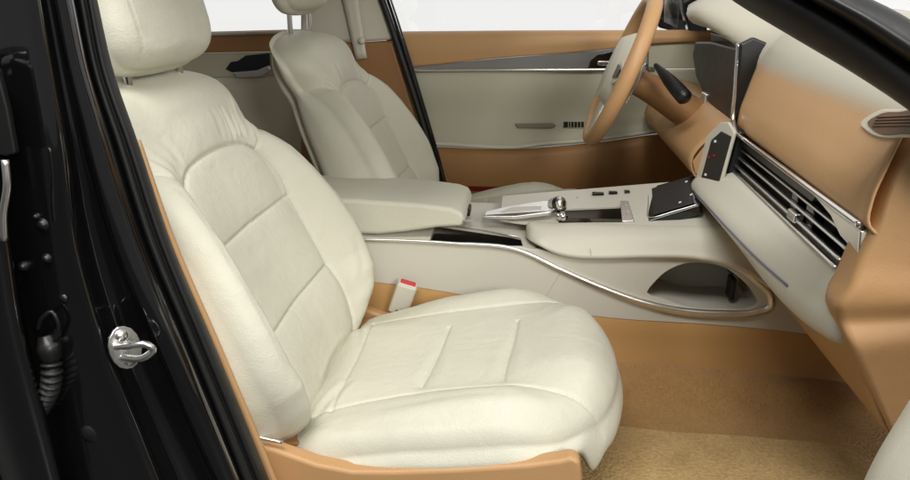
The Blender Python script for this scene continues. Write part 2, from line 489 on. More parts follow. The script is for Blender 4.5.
def build_seat(root):
    ins_seam = INS_L
    seams = [(ins_seam, .0075, .0028), [(-.2, .385), (-.1, .386), (0, .387), (.1, .386), (.2, .385)], [(-.205, .196), (0, .198), (.205, .196)],
             [(.172, .51), (.205, .538), (.24, .582)], [(-.172, .51), (-.205, .538), (-.24, .582)]]
    for s in (1, -1):
        seams.append(([(s * .296, .14), (s * .304, .18), (s * .300, .26), (s * .286, .34), (s * .262, .43), (s * .232, .52)], .0028, .0022))
        seams.append(([(s * .255, .55), (s * .235, .64), (s * .19, .71), (s * .12, .735)], .0008, .002))
    wr = [([(.105, .548), (.115, .59), (.12, .625)], .004, .006), ([(.15, .545), (.168, .59), (.197, .64)], .0055, .0055),
          ([(.188, .53), (.204, .56), (.214, .585)], .005, .0045), ([(.128, .55), (.142, .58), (.15, .60)], .003, .004), ([(.06, .56), (.066, .6), (.068, .63)], .0015, .009), ([(.215, .535), (.235, .56), (.25, .575)], .002, .006),
          ([(-.13, .55), (-.15, .6), (-.18, .63)], .002, .008), ([(-.18, .53), (-.2, .57), (-.22, .61)], .002, .007), ([(-.1, .62), (.02, .635), (.14, .63)], .0012, .014),
          ([(-.25, .3), (-.28, .25), (-.29, .2)], .002, .006), ([(.25, .12), (.27, .16), (.28, .22)], .002, .006),
          ([(-.1, .03), (0, .04), (.12, .03)], .003, .008)]
    pad(OUT_BACK, (0, .36), h_back, map_back, .060, -.11, seams, wr, reg_back,
        [('backrest', 'cream'), ('backrest_insert', 'cream'), ('side_bolster', 'cream'), ('side_bolster', 'cream')], root, seed=1., under=.9)
    side = [(x, w) for x, w in CS]
    seams = [side, [(x, -w) for x, w in side], ([(-.355, -.2), (-.35, 0), (-.355, .2)], .004, .003),
             ([(-.186, -.15), (-.176, -.08), (-.166, .02), (-.16, .10)], .0045, .004), ([(-.03, -.155), (-.024, -.08), (-.012, .02), (-.006, .10)], .0045, .004)]
    wr = [([(-.186, -.155), (-.176, -.08), (-.168, .0)], .002, .011), ([(-.03, -.155), (-.022, -.06), (-.015, .02)], .002, .011),
          ([(-.36, -.25), (-.2, -.262), (-.02, -.268), (.1, -.26)], .0035, .012), ([(-.3, -.23), (-.15, -.222), (0, -.232)], .002, .012),
          ([(-.36, .06), (-.38, .14), (-.39, .2)], .003, .008), ([(-.34, -.1), (-.37, -.17), (-.39, -.22)], .003, .008),
          ([(.08, -.24), (.12, -.24), (.16, -.2)], .002, .006), ([(.10, -.265), (.13, -.255), (.165, -.215)], .0025, .005),
          ([(.05, .1), (.1, .15), (.14, .16)], .0012, .012)]
    pad(OUT_CUSH, (-.13, 0), h_cush, map_cush, .048, floor_cush, seams, wr, reg_cush,
        [('seat_cushion', 'cream'), ('thigh_bolster', 'cream'), ('thigh_bolster', 'cream')], root, seed=5., under=.9, bulge=.014)
    # tan shell behind the backrest
    sh = pad([(w * .8, .02 + v * .93) for w, v in half] + [(0, .71)] + [(-w * .8, .02 + v * .93) for w, v in half[::-1]] + [(0, 0)], (0, .36),
             lambda t, v: -.105 - .0 * t, lambda t, v, h: map_back(t, v, h), .02, -.15, parts=[('back_shell', 'cream')], parent=root, N=200, M1=12, M2=5, M3=5, nz=0)
    # headrest
    hw, hh = .166, .205
    ol = [(hw * math.copysign(abs(math.cos(w))**.45, math.cos(w)), hh / 2 * math.copysign(abs(math.sin(w))**.5, math.sin(w))) for w in np.linspace(0, 2 * math.pi, 40, endpoint=False)]
    ca, sa = math.cos(R(13)), math.sin(R(13))
    hx, hz = ORG[0] + S * (-.755 * A0 + .025), ORG[2] + S * (.755 * B0) + .083

    def map_head(t, v, h):
        x = hx + (-v * sa + h * ca); z = hz + (v * ca + h * sa); return np.stack([x, t + 0 * x, z], -1)

    hp = pad(ol, (0, 0), lambda t, v: .012 * (1 - (t / hw)**2) - .01 * (v / .1)**2, map_head, .04, -.085,
             [([(-.126, -.1), (-.13, 0), (-.126, .1)], .002, .002), ([(.126, -.1), (.13, 0), (.126, .1)], .002, .002)], [], None, [('headrest', 'cream')], root, N=260, M1=60, nz=.0009, bulge=.008, seed=9., under=.85)
    for s in (-1, 1):
        tube('headrest_post', [(hx - .045, s * .092, hz - .22), (hx - .042, s * .092, hz - .05)], .0075, 'chrome', hp[0], res=4).parent = hp[0]
    # seat base trim (tan), on both flanks and in front
    for s in (-1, 1):
        y0 = s * .288
        prof = [(-.50, .30), (-.50, .51), (-.47, .50), (-.40, .480), (-.33, .456), (-.27, .447), (-.2, .452), (-.1, .464), (.02, .483), (.07, .495), (.088, .502), (.102, .495), (.108, .46), (.09, .38), (.02, .33)]
        slab('side_trim', [(x, y0 - s * .02, z) for x, z in prof], (0, s * .03, 0), 'tan', root, bevel=.014, seg=5)
    slab('seat_frame', [(x, -.25, z) for x, z in [(-.44, .34), (-.44, .46), (.06, .46), (.09, .42), (.07, .36)]], (0, .50, 0), 'tan_dark', root, bevel=.004)
    for s in (-1, 1):
        box('seat_rail', (-.16, s * .2, .325), (.62, .05, .05), 'black', root, .006)
    # outboard recliner cover under the backrest, with a metal lip
    tube('metal_lip', [(-.475, -.296, .522), (-.43, -.300, .506), (-.385, -.296, .494)], .003, 'satin', root, res=10)
    # buckle on the inboard side
    a = Vector((.33, -.12, .93)).normalized(); y = Vector((-.12, 1, 0)).normalized(); y = (y - a * y.dot(a)).normalized(); x = y.cross(a)
    c = Vector((-.287, .296, .494))
    rot = Matrix((x, y, a)).transposed()
    bk = box('buckle', c, (.050, .028, .088), 'cream_plastic', root, .007, rot)
    fr = box('bezel', c + a * .0425, (.045, .0245, .006), 'cream_plastic', bk, .0025, rot)
    box('release_button', c + a * .0437, (.038, .018, .008), 'red', bk, .002, rot)
    tube('buckle_strap', [c - a * .03, c - a * .14 + Vector((-.02, 0, 0))], .018, 'black', root, res=6, squash=(1, .35))
    return root


pas = thing('front_seat', 'cream leather front passenger seat nearest the open doorway, whole cushion in view', 'car seat', (0, 0, 0), 'front seats')
build_seat(pas)
pas.location = (0, -.449, 0)
drv = copy_tree(pas)
drv.scale = (1, -1, 1); drv.location = (.05, .40, .025)
drv['label'] = 'cream leather driver seat behind the centre console, headrest raised on its two posts'

# lift the driver's headrest on its posts
for ch in drv.children:
    if ch.name.startswith('headrest'): ch.location = (ch.location.x - .045, ch.location.y, ch.location.z + .048)

# ================================================================== CAR BODY
body = thing('car_body', 'glossy black car body framing the open front doorway, with pillars, roof and rubber seals', 'car', (-.5, -.82, 0))


def rail(pts, y, ext=True):
    """photo points of one pillar edge at depth y, carried past the frame at both ends"""
    q = [P(a, b, y=y) for a, b in pts]
    if ext:
        q = [q[0] + (q[0] - q[1]).normalized() * .22] + q + [q[-1] + (q[-1] - q[-2]).normalized() * .30]
    return q


rA1 = [(12, 0), (20, 70), (29, 140), (40, 240), (60, 340), (85, 420), (105, 480)]
rA0 = [(-30, 0), (-25, 70), (-16, 140), (2, 240), (20, 340), (40, 420), (55, 480)]
rA2 = [(38, 0), (50, 70), (64, 145), (76, 240), (104, 340), (135, 420), (160, 480)]
rB2 = [(46, 0), (59, 70), (74, 145), (92, 240), (122, 340), (155, 420), (182, 480)]
rA3 = [(53, 0), (67, 70), (84, 140), (112, 240), (153, 340), (188, 420), (215, 480)]
rC1 = [(64, 0), (79, 70), (99, 140), (130, 240), (172, 340), (207, 420), (233, 480)]
rC2 = [(77, 0), (91, 70), (114, 140), (146, 240), (187, 340), (219, 420), (242, 480)]
rS2 = [(86, 0), (100, 70), (124, 140), (157, 240), (198, 340), (231, 420), (255, 480)]
rS1 = [(96, 0), (112, 70), (136, 140), (169, 240), (211, 340), (244, 420), (268, 480)]
rT = [(97.5, 0), (113.5, 70), (138, 140), (173, 240), (216, 340), (250, 420), (275, 480)]
bp = skin('pillar', [rail(rA0, -.80), rail(rA0, -.905), rail(rA1, -.918), rail(rA2, -.918), rail([(a + 2, b) for a, b in rA2], -.908), rail(rB2, -.872), rail(rA3, -.868),
                     rail([(a + 2, b) for a, b in rA3], -.882), rail(rC1, -.875), rail(rC2, -.838), rail([(a + 3, b) for a, b in rC2], -.80)], 'paint', body, nu=90, nv=6, smooth_v=True, thick=.002)
# rubber door seal: two beads
for k, (ra, rb, rc, ya, yb) in enumerate([(rC2, rS2, rS2, -.83, -.80)]):
    q0 = rail([(a - 1, b) for a, b in rC2], -.826); q1 = rail([(a + 5, b) for a, b in rC2], -.845); q2 = rail([(a - 3, b) for a, b in rS2], -.838)
    q3 = rail(rS2, -.826); q4 = rail([(a + 4, b) for a, b in rS2], -.832); q5 = rail([(a - 3, b) for a, b in rS1], -.82); q6 = rail(rS1, -.80); q7 = rail(rS1, -.77)
    skin('door_seal', [q0, q1, q2, q3, q4, q5, q6, q7], 'rubber', body, nu=90, nv=5, smooth_v=True, thick=.002)
q0 = rail([(a - 4, b) for a, b in rS1], -.785); q1 = rail(rT, -.79); q2 = rail([(a + 2, b) for a, b in rT], -.775); q3 = rail([(a, b) for a, b in rT], -.74)
skin('pillar_trim', [q0[3:], q1[3:], q2[3:], q3[3:]], 'tan', body, nu=80, nv=5, smooth_v=True, thick=.002)
# striker
sc_ = P(124, 347, y=-.908)
sn = Vector((.85, -.62, .14)).normalized(); su = Vector((-.16, .0, .98)).normalized(); sr = su.cross(sn).normalized()
ol = [(.021 * math.cos(w) * (1 if abs(math.sin(w)) < .8 else .9), .031 * math.sin(w)) for w in np.linspace(0, 2 * math.pi, 16, endpoint=False)]
stp = slab('striker', [sc_ + sr * a + su * b_ for a, b_ in ol], sn * .005, 'steel', body, .0012)
tube('striker_loop', [sc_ + su * .006 + sr * -.012, sc_ + su * .007 + sn * .022 + sr * -.002, sc_ + su * .004 + sn * .040 + sr * .016, sc_ + su * -.004 + sn * .042 + sr * .02, sc_ + su * -.011 + sn * .036 + sr * .012, sc_ + su * -.011 + sr * -.01], .0048, 'steel', stp, res=40)
for dy in (-.019, .0185):
    lathe('striker_screw', [(.0, .0045), (.0035, .0045), (.0045, .0035), (.0075, .0035), (.0078, .0015), (.0078, 0)], sc_ + su * dy + sn * .005, sn, 'steel', stp, 16)
# rubber cable boot, bolts, plug, latch marks
ps = [P(51, 355, y=-.925), P(52, 372, y=-.93), P(50, 388, y=-.93), P(43, 403, y=-.925), P(36, 414, y=-.91)]
q = cr(ps, 90); rr = [.011 + .003 * math.sin(i * .9) for i in range(90)]
tube('cable_boot', q, rr, 'rubber', body, raw=True, n=14)
tube('boot_collar', [P(46, 336, y=-.92), P(50, 350, y=-.926), P(51, 358, y=-.926)], [.010, .016, .013], 'black', body, res=14)
tube('wire_loop', [P(38, 330, y=-.925), P(42, 318, y=-.93), P(52, 312, y=-.93), P(58, 322, y=-.93), P(55, 340, y=-.926)], .0028, 'black', body, res=24)
for px, py, r_ in [(44, 224, .008), (48, 258, .0065), (24, 266, .0065), (66, 297, .008), (38, 216, .004)]:
    lathe('bolt', [(0, .007), (r_ * .6, .007), (r_ * .65, .004), (r_, .003), (r_, -.003)], P(px, py, y=-.919), (0, -1, .1), 'black', body, 14)
lathe('rubber_plug', [(0, .006), (.008, .0055), (.013, .003), (.015, 0), (.015, -.004)], P(91, 433, y=-.917), (.1, -1, .05), 'black', body, 20)
# A pillar
pa = [(700, -28), (740, 0), (800, 36), (860, 72), (910, 106), (960, 146)]
pb = [(722, -34), (764, -8), (820, 24), (870, 56), (920, 94), (968, 136)]
pc = [(760, -38), (795, -10), (850, 22), (895, 52), (930, 76), (976, 116)]
pd = [(810, -36), (850, -6), (885, 12), (912, 28), (940, 46), (990, 84)]
ap = skin('pillar', [rail(pa, -.74), rail(pa, -.80), rail(pb, -.825), rail(pc, -.81), rail(pc, -.845), rail([((a * 2 + c) / 3, (b_ * 2 + d) / 3) for (a, b_), (c, d) in zip(pc, pd)], -.875), rail(pd, -.86), rail(pd, -.78)], 'black', body, nu=50, nv=6, smooth_v=True, thick=.002)
skin('door_seal', [rail(pa, -.785), rail([(a - 1, b_ + 1) for a, b_ in pa], -.812), rail(pb, -.842), rail([((a + c) / 2, (b_ + d) / 2) for (a, b_), (c, d) in zip(pb, pc)], -.842), rail(pc, -.822)], 'rubber', body, nu=50, nv=6, smooth_v=True, thick=.002)
# far side: B pillar, trims, seal
Yf = .80
slab('pillar_trim', [P(*q, y=Yf) for q in [(300, -70), (300, 42), (364, 42), (392, 40), (380, -5), (352, -70)]], (0, .06, 0), 'cream_soft', body, .012)
slab('pillar_trim', [P(*q, y=Yf) for q in [(300, 42.6), (364, 42.6), (392.6, 40.6), (428, 160), (445, 240), (300, 240)]], (0, .05, 0), 'tan_dark', body, .012)
tube('door_seal', [P(*q, y=Yf - .01) for q in [(354, -70), (382, 0), (403, 62), (424, 128), (440, 185), (452, 240)]], .0115, 'rubber', body, res=30)
tube('door_seal', [P(*q, y=Yf - .002) for q in [(362, -70), (389, 0), (409, 62), (429, 128), (445, 185), (458, 240)]], .010, 'gloss', body, res=30)
# roof with headliner, floor pan and bulkhead close the cabin
skin('roof', [[(-2.0, -.72, 1.44), (-.9, -.73, 1.50), (-.05, -.71, 1.46)], [(-2.05, 0, 1.56), (-.9, 0, 1.66), (0.05, 0, 1.61)], [(-2.0, .72, 1.44), (-.9, .73, 1.50), (-.05, .71, 1.46)]], 'headliner', body, nu=24, nv=8, smooth_v=True, thick=.03)
box('bulkhead', (1.10, 0, .62), (.04, 1.5, .86), 'black', body, .01)
box('sill', (-.1, -.84, .30), (2.4, .10, .14), 'paint', body, .03)
box('sill', (-.1, .86, .30), (2.4, .10, .14), 'paint', body, .03)

# rear door edge at far left
rd = thing('rear_door', 'black rear door edge behind the near pillar, at the left border of the photo', 'car door', (-1.0, -.95, .3))
skin('door_shell', [rail([(-60, 240), (-50, 300), (-30, 400), (0, 480)], -.93), rail([(-4, 240), (8, 320), (27, 400), (44, 480)], -.955), rail([(4, 240), (16, 320), (36, 400), (55, 480)], -.95), rail([(8, 240), (20, 320), (41, 400), (60, 480)], -.92)], 'paint', rd, nu=30, nv=4, smooth_v=True, thick=.003)
slab('door_panel', [(-.74, -.93, .30), (-.74, -.93, .98), (-1.2, -.92, 1.02), (-1.9, -.88, 1.03), (-1.9, -.88, .30)], (0, .06, 0), 'paint', rd, .02)
slab('latch_cover', [P(*q, y=-.945) for q in [(-25, 60), (-3, 70), (7, 110), (15, 154), (6, 157), (-25, 150)]], (0, .01, 0), 'black', rd, .003)
tube('trim_rod', [P(5, 160, y=-.955), P(7, 185, y=-.957), P(3, 215, y=-.957), P(4, 240, y=-.957)], .0045, 'satin', rd, res=20)

# floor
gr = mk('showroom_floor', [(-6, -6, 0), (6, -6, 0), (6, 6, 0), (-6, 6, 0)], [(0, 1, 2, 3)], 'floor', None, smooth=False); gr['kind'] = 'structure'

# carpeted floor of the cabin
X0, X1 = -1.2, .95
tun_b = [P(420, 372, y=-.16), P(520, 366, y=-.16), P(640, 368, y=-.16), P(720, 374, y=-.16), P(800, 384, y=-.17), P(900, 398, y=-.18)]
flo_f = [P(470, 430, y=-.34), P(600, 433, y=-.34), P(700, 438, y=-.34), P(800, 449, y=-.345), P(850, 455, y=-.35), P(905, 452, y=-.36)]
zf = flo_f[2].z
flo_n = [Vector((q.x, -.80, zf - .01)) for q in flo_f]
cf = skin('carpet_floor', [[q + Vector((0, .035, .003)) for q in tun_b], tun_b, [(a * .5 + b_ * .5) + Vector((0, .012, -.012)) for a, b_ in zip(tun_b, flo_f)], flo_f, [q + Vector((0, -.12, -.004)) for q in flo_f], flo_n], 'carpet', None, nu=80, nv=8, smooth_v=True)
cf['kind'] = 'structure'
fu = slab('cabin_floor', [(-1.6, -.80, zf - .03), (1.24, -.80, zf - .03), (1.24, .82, zf - .03), (-1.6, .82, zf - .03)], (0, 0, -.02), 'carpet', None, 0); fu['kind'] = 'structure'

# floor mat
mat_t = thing('floor_mat', 'golden brown carpet mat lying in the passenger footwell', 'floor mat', (.5, -.5, zf))
ol = [(.12, -.345), (.35, -.347), (.55, -.35), (.70, -.375), (.735, -.42), (.735, -.70), (.70, -.74), (.16, -.74), (.12, -.70)]
ol = [(x, y) for x, y in cr(ol, 60, True)]
slab('mat_pile', [Vector((x, y, zf + .004)) for x, y in ol], (0, 0, .012), 'mat', mat_t, .005)
tube('mat_binding', [Vector((x, y, zf + .010)) for x, y in ol], .0055, 'mat', mat_t, closed=True, res=120)

# ================================================================== DRIVER DOOR
dd = thing('driver_door', 'closed driver door across the cabin with tan top, cream panel and chrome strip', 'car door', (.1, .86, .4))
Yd = .82
def drail(pts, y): return [P(a, b_, y=y) for a, b_ in pts]
skin('top_pad', [drail([(385, 34), (500, 33), (620, 32), (760, 31)], .90), drail([(385, 32), (500, 31), (620, 30.5), (760, 30)], .87), drail([(385, 36), (500, 35), (620, 33.5), (760, 33)], .83), drail([(390, 48), (500, 45), (620, 39), (760, 37)], .82), drail([(392, 68), (420, 66), (500, 58), (600, 50), (650, 44), (760, 41)], .822)], 'tan', dd, nu=40, nv=6, smooth_v=True, thick=.003)
slab('trim_strip', [P(*q, y=.824) for q in [(396, 68.5), (420, 66), (500, 58.5), (600, 50.5), (648, 44.5), (648, 69), (396, 71.5)]], (0, .03, 0), 'wood', dd, .003)
tube('chrome_strip', [P(a, b_, y=.818) for a, b_ in [(398, 71), (425, 70.5), (520, 70), (612, 69.5), (655, 68)]], .0055, 'satin', dd, res=30)
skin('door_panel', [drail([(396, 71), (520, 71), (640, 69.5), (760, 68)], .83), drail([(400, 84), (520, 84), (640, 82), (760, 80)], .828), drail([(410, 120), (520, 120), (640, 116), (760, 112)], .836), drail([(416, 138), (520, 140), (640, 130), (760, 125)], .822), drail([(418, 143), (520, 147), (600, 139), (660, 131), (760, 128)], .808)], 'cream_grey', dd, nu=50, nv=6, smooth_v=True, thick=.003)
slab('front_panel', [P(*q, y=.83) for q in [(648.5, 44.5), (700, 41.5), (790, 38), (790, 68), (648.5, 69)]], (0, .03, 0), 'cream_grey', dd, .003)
tube('armrest_edge', [P(a, b_, y=.806) for a, b_ in [(412, 143), (450, 144.5), (520, 147), (545, 144), (600, 139.5), (660, 131), (740, 127)]], .007, 'cream_soft', dd, res=40)
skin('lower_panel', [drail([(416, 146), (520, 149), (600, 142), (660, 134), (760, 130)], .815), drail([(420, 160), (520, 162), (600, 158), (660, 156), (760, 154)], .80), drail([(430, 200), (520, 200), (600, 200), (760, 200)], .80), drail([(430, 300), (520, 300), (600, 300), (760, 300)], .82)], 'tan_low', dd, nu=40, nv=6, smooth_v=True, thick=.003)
slab('red_reflector', [P(*q, y=.797) for q in [(448, 185.5), (520, 187), (527, 189), (520, 191), (448, 190.5)]], (0, -.004, 0), 'reflector', dd, .001)
hd = slab('handle_recess', [P(*q, y=.823) for q in [(588, 68.5), (590, 61), (597, 55), (610, 51.5), (640, 47), (640, 68.5)]], (0, -.006, 0), 'gloss', dd, .002)
box('door_handle', P(612, 63, y=.812), (.10, .014, .016), 'chrome', hd, .005)
M['slot'] = simple('grey_slot', (.22, .21, .165), .6)
slab('speaker_slot', [P(*q, y=.8265) for q in [(515, 123.5), (552, 123), (556, 125), (552, 127.5), (518, 127.5)]], (0, -.004, 0), 'slot', dd, .001)
# audio badge: small dark letters, too small to read
x = 563.5
bd = box('speaker_badge', P(573, 124.5, y=.8275), (.075, .003, .024), 'cream_grey', dd, .001)
for w_ in (4.5, 1.6, 2.6, 2.6, 2.6, 2.6):
    slab('badge_letter', [P(*q, y=.8255) for q in [(x, 121.8), (x + w_, 121.7), (x + w_, 127.2), (x, 127.3)]], (0, -.0015, 0), 'black', bd, .0003); x += w_ + .75
slab('window_glass', [P(*q, y=.868) for q in [(395, 32.5), (770, 30.5), (760, -70), (362, -70)]], (0, .004, 0), 'glass', dd, 0)
# outside mirror and sail corner
mr_ = thing('side_mirror', 'black door mirror seen through the driver window beside the steering wheel', 'mirror', P(670, 20, y=.98))
slab('mirror_housing', [P(*q, y=1.0) for q in [(655, 22), (660, 28), (680, 33), (690, 30), (690, -30), (666, -30), (661, 0)]], (0, .10, 0), 'gloss', mr_, .012)
slab('mirror_glass', [P(*q, y=.996) for q in [(664, 4), (664, 22), (677, 28), (680, 0), (680, -24), (668, -24)]], (0, -.004, 0), 'chrome', mr_, .001)
slab('pillar_trim', [P(*q, y=.84) for q in [(679, -30), (683, 12), (690, 34), (706, 36), (708, 26), (740, 20), (740, -30)]], (0, .05, 0), 'gloss', body, .006)

# rear left door behind the seats
rl = thing('rear_door', 'far rear door seen between the two front seats, tan sill and black handle cup', 'car door', (-.9, .86, .4))
skin('top_pad', [drail([(60, 38), (200, 35), (330, 31)], .90), drail([(60, 36), (200, 32.5), (330, 29)], .86), drail([(60, 42), (200, 38), (330, 34)], .83), drail([(60, 56), (200, 53), (330, 50)], .825)], 'tan_dark', rl, nu=20, nv=6, smooth_v=True, thick=.003)
tube('window_sill', [P(a, b_, y=.832) for a, b_ in [(60, 38), (200, 34.5), (330, 31)]], .006, 'cream_soft', rl, res=14)
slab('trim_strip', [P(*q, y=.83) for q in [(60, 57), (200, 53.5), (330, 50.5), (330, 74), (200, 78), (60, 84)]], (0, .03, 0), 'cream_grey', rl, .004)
rh = slab('handle_cup', [P(*q, y=.828) for q in [(226, 69), (231, 62), (238, 61), (246, 55.5), (270, 53), (270, 68), (258, 71), (232, 72)]], (0, -.004, 0), 'gloss', rl, .001)
slab('door_handle', [P(*q, y=.82) for q in [(234, 72), (258, 70), (270, 65), (272, 70), (262, 76.5), (238, 77.5)]], (0, -.014, 0), 'satin', rh, .004)
slab('door_panel', [P(*q, y=.834) for q in [(60, 84.5), (200, 78.5), (330, 74.5), (345, 230), (60, 230)]], (0, .03, 0), 'cream_soft', rl, .006)
slab('window_glass', [P(*q, y=.875) for q in [(60, 38), (340, 31), (310, -70), (60, -70)]], (0, .004, 0), 'glass', rl, 0)

# driver belt
sb = thing('seat_belt', 'cream seat belt strap hanging beside the raised driver headrest', 'seat belt', P(350, 30, y=.77))
skin('webbing', [drail([(333, -60), (338, -20), (345, 10), (352, 42), (356, 60)], .785), drail([(352, -60), (356, -20), (360, 10), (364, 40), (367, 58)], .785)], 'cream_soft', sb, nu=20, nv=3, thick=.003)
lathe('belt_guide', [(0, .014), (.009, .013), (.012, .008), (.012, 0)], P(362, 41, y=.785), (0, -1, .2), 'cream_plastic', sb, 16)

# ================================================================== CENTRE CONSOLE
cc = thing('center_console', 'cream centre console between the front seats with chrome trim and side pocket', 'console', (.1, 0, .3))
Yc = -.125
chrome_line = [(330, 239.5), (375, 240), (450, 243.5), (520, 251), (560, 269.5), (600, 287), (640, 301.5), (680, 311), (720, 314), (755, 312.5), (770, 307), (771, 298), (758, 282), (738, 267), (712, 259)]
up_edge = [(300, 239), (375, 240), (450, 243), (515, 249), (535, 249), (570, 256), (600, 257), (650, 256), (700, 258), (735, 266), (770, 284), (830, 320)]
low_edge = [(860, 342), (800, 333), (720, 325.5), (610, 318), (560, 312), (480, 298.5), (430, 289.5), (380, 283), (300, 276)]
outer = [tuple(q) for q in cr(up_edge, 40)] + [tuple(q) for q in cr(low_edge, 24)]
leaf = [(647, 292.5), (654, 283), (668, 270.5), (686, 263.5), (705, 263), (725, 268), (742, 280), (755, 295), (758.5, 304), (752, 308.3), (725, 310.2), (692, 309), (666, 300.5)]
leaf_p = [tuple(q) for q in cr(leaf, 48, True)]
holed('side_panel', outer, leaf_p, lambda a, b_: P(a, b_, y=Yc), (0, .012, 0), 'cream_plastic', cc, .0015)
# pocket lining
cv = [P(a, b_, y=Yc + .013) for a, b_ in leaf_p]
ctr = sum(cv, Vector()) / len(cv)
back = [ctr + (q - ctr) * .97 + Vector((0, .14, 0)) for q in cv]
n = len(cv)
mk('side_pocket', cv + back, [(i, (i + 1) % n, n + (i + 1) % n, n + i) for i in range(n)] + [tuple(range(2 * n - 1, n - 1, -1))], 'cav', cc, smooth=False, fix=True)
pk = box('pocket_divider', P(731, 287, y=-.06), (.012, .04, .055), 'black', cc, .003)
tube('chrome_trim', [P(a, b_, y=Yc - .004) for a, b_ in chrome_line], [.0042, .0046, .0055, .007, .009, .0100, .0095, .0085], 'satin', cc, res=160, n=12, squash=(.8, 1))
tube('light_strip', [P(a, b_, y=Yc - .006) for a, b_ in [(712, 257), (738, 264.5), (758, 279), (771, 295), (774, 305)]], .0016, 'led', cc, res=40)
tube('panel_seam', [P(a, b_, y=Yc - .0003) for a, b_ in [(562, 270), (556, 280), (548, 293), (541, 303)]], .0006, 'cav', cc, res=14)
tube('panel_seam', [P(a, b_, y=-.138) for a, b_ in [(590, 248), (591, 254), (591, 257)]], .0006, 'cav', cc, res=8)
# tan lower flank
skin('lower_trim', [[P(a, b_ - 6, y=-.118) for a, b_ in low_edge], [P(a, b_, y=-.122) for a, b_ in low_edge], [P(a, b_ + 25, y=-.13) for a, b_ in low_edge], [P(a, b_ + 62, y=-.15) for a, b_ in low_edge]], 'tunnel', cc, nu=50, nv=5, smooth_v=True, thick=.003)
# rear deck: opening for the long tray
zd = lambda X: .640 + (.026 * max(0, X + .05) if X < 0 else .0013 + .11 * X)
z0 = P(450, 243, y=Yc).z
rear_out = [(-.62, -.1245), (.03, -.1245), (.03, .123), (-.62, .123)]
tr_o = [(-.225, -.120), (-.02, -.120), (.0, -.112), (-.006, -.075), (-.03, -.058), (-.225, -.008)]
fnr = lambda a, b_: Vector((a, b_, z0 - .001 + .01 * max(0, a + .2) - .25 * max(0, a + .06)**1.3 * (1 if b_ < -.09 else 0) + .16 * max(0, b_ + .05)))
holed('rear_deck', rear_out, tr_o, fnr, (0, 0, -.006), 'cream_plastic', cc, .001)
box('tray', (-.113, -.064, z0 - .033), (.235, .118, .03), 'gloss', cc, .003)
tube('tray_rim', [(-.225, -.007, z0 + .008), (-.1, -.039, z0 + .005), (-.012, -.07, z0 + .002)], .0016, 'satin', cc, res=8)
# armrest lid: rounded block
yl0, yl1 = -.115, .115
prof = [(-.62, .64), (-.62, .728), (-.40, .728), (-.25, .722), (-.175, .714), (-.152, .706), (-.142, .695), (-.141, .678), (-.146, .668), (-.20, .664), (-.28, .650), (-.35, .640)]
slab('armrest_lid', [(x, yl0, z) for x, z in prof], (0, yl1 - yl0, 0), 'cream', cc, .018, seg=5)
box('lid_latch', (-.139, .0, .675), (.008, .05, .02), 'black', cc, .003)
# front deck with the shifter slot
fo = [(-.02, -.045), (.05, -.064), (.30, -.078), (.46, -.08), (.46, .12), (-.06, .12), (-.06, -.03)]
slot = [(.085, -.054), (.24, -.056), (.25, -.03), (.245, .022), (.09, .024), (.08, -.02)]
fnf = lambda a, b_: Vector((a, b_, .662 + .045 * a + (b_ + .06) * (.12 + .5 * max(0, a - .05))))
holed('front_deck', fo, slot, fnf, (0, 0, -.006), 'cream_plastic', cc, .001)
box('shifter_slot', (.165, -.017, .640), (.19, .092, .03), 'gloss', cc, .003)
slab('slot_end', [fnf(.235, -.055) + Vector((0, 0, .002)), fnf(.262, -.055) + Vector((0, 0, .004)), fnf(.256, .026) + Vector((0, 0, .012)), fnf(.238, .028) + Vector((0, 0, .012))], (.003, 0, -.004), 'steel', cc, .001)
lip = [(540, 244.5), (560, 252.5), (580, 256), (600, 256.5), (650, 255.5), (700, 257.5), (735, 265.5), (775, 288)]
lip3 = [P(526, 236.5, y=-.075), P(531, 240.5, y=-.115)] + [P(a, b_, y=-.138) for a, b_ in lip]
xs = [.0, .012, .03, .06, .10, .16, .24, .34, .44, .54]
dk = [fnf(a, np.interp(a, [-.02, .05, .3, .46], [-.046, -.065, -.079, -.081])) + Vector((0, 0, .001)) for a in xs]
dk[0] = lip3[0] + Vector((0, .004, .002))
kf = [.02, .2, .5, 1, 1, 1, 1, 1, 1, 1]
skin('upper_flank', [[q + Vector((0, .012, 0)) for q in dk], dk, [d * .55 + l * .45 + Vector((0, -.004, .012)) * k for d, l, k in zip(dk, lip3, kf)], [l + Vector((0, .006, .008)) * k for l, k in zip(lip3, kf)], lip3, [l + Vector((0, .004, -.008)) * k for l, k in zip(lip3, kf)], [l + Vector((0, .014, -.010)) * k for l, k in zip(lip3, kf)]], 'cream_soft', cc, nu=60, nv=6, smooth_v=True, thick=.002)
# far side panel closes the box
slab('side_panel', [(-.62, .118, .30), (-.62, .118, .63), (0, .118, .635), (.3, .118, .685), (.6, .118, .70), (.6, .118, .30)], (0, .008, 0), 'cream_plastic', cc, .002)
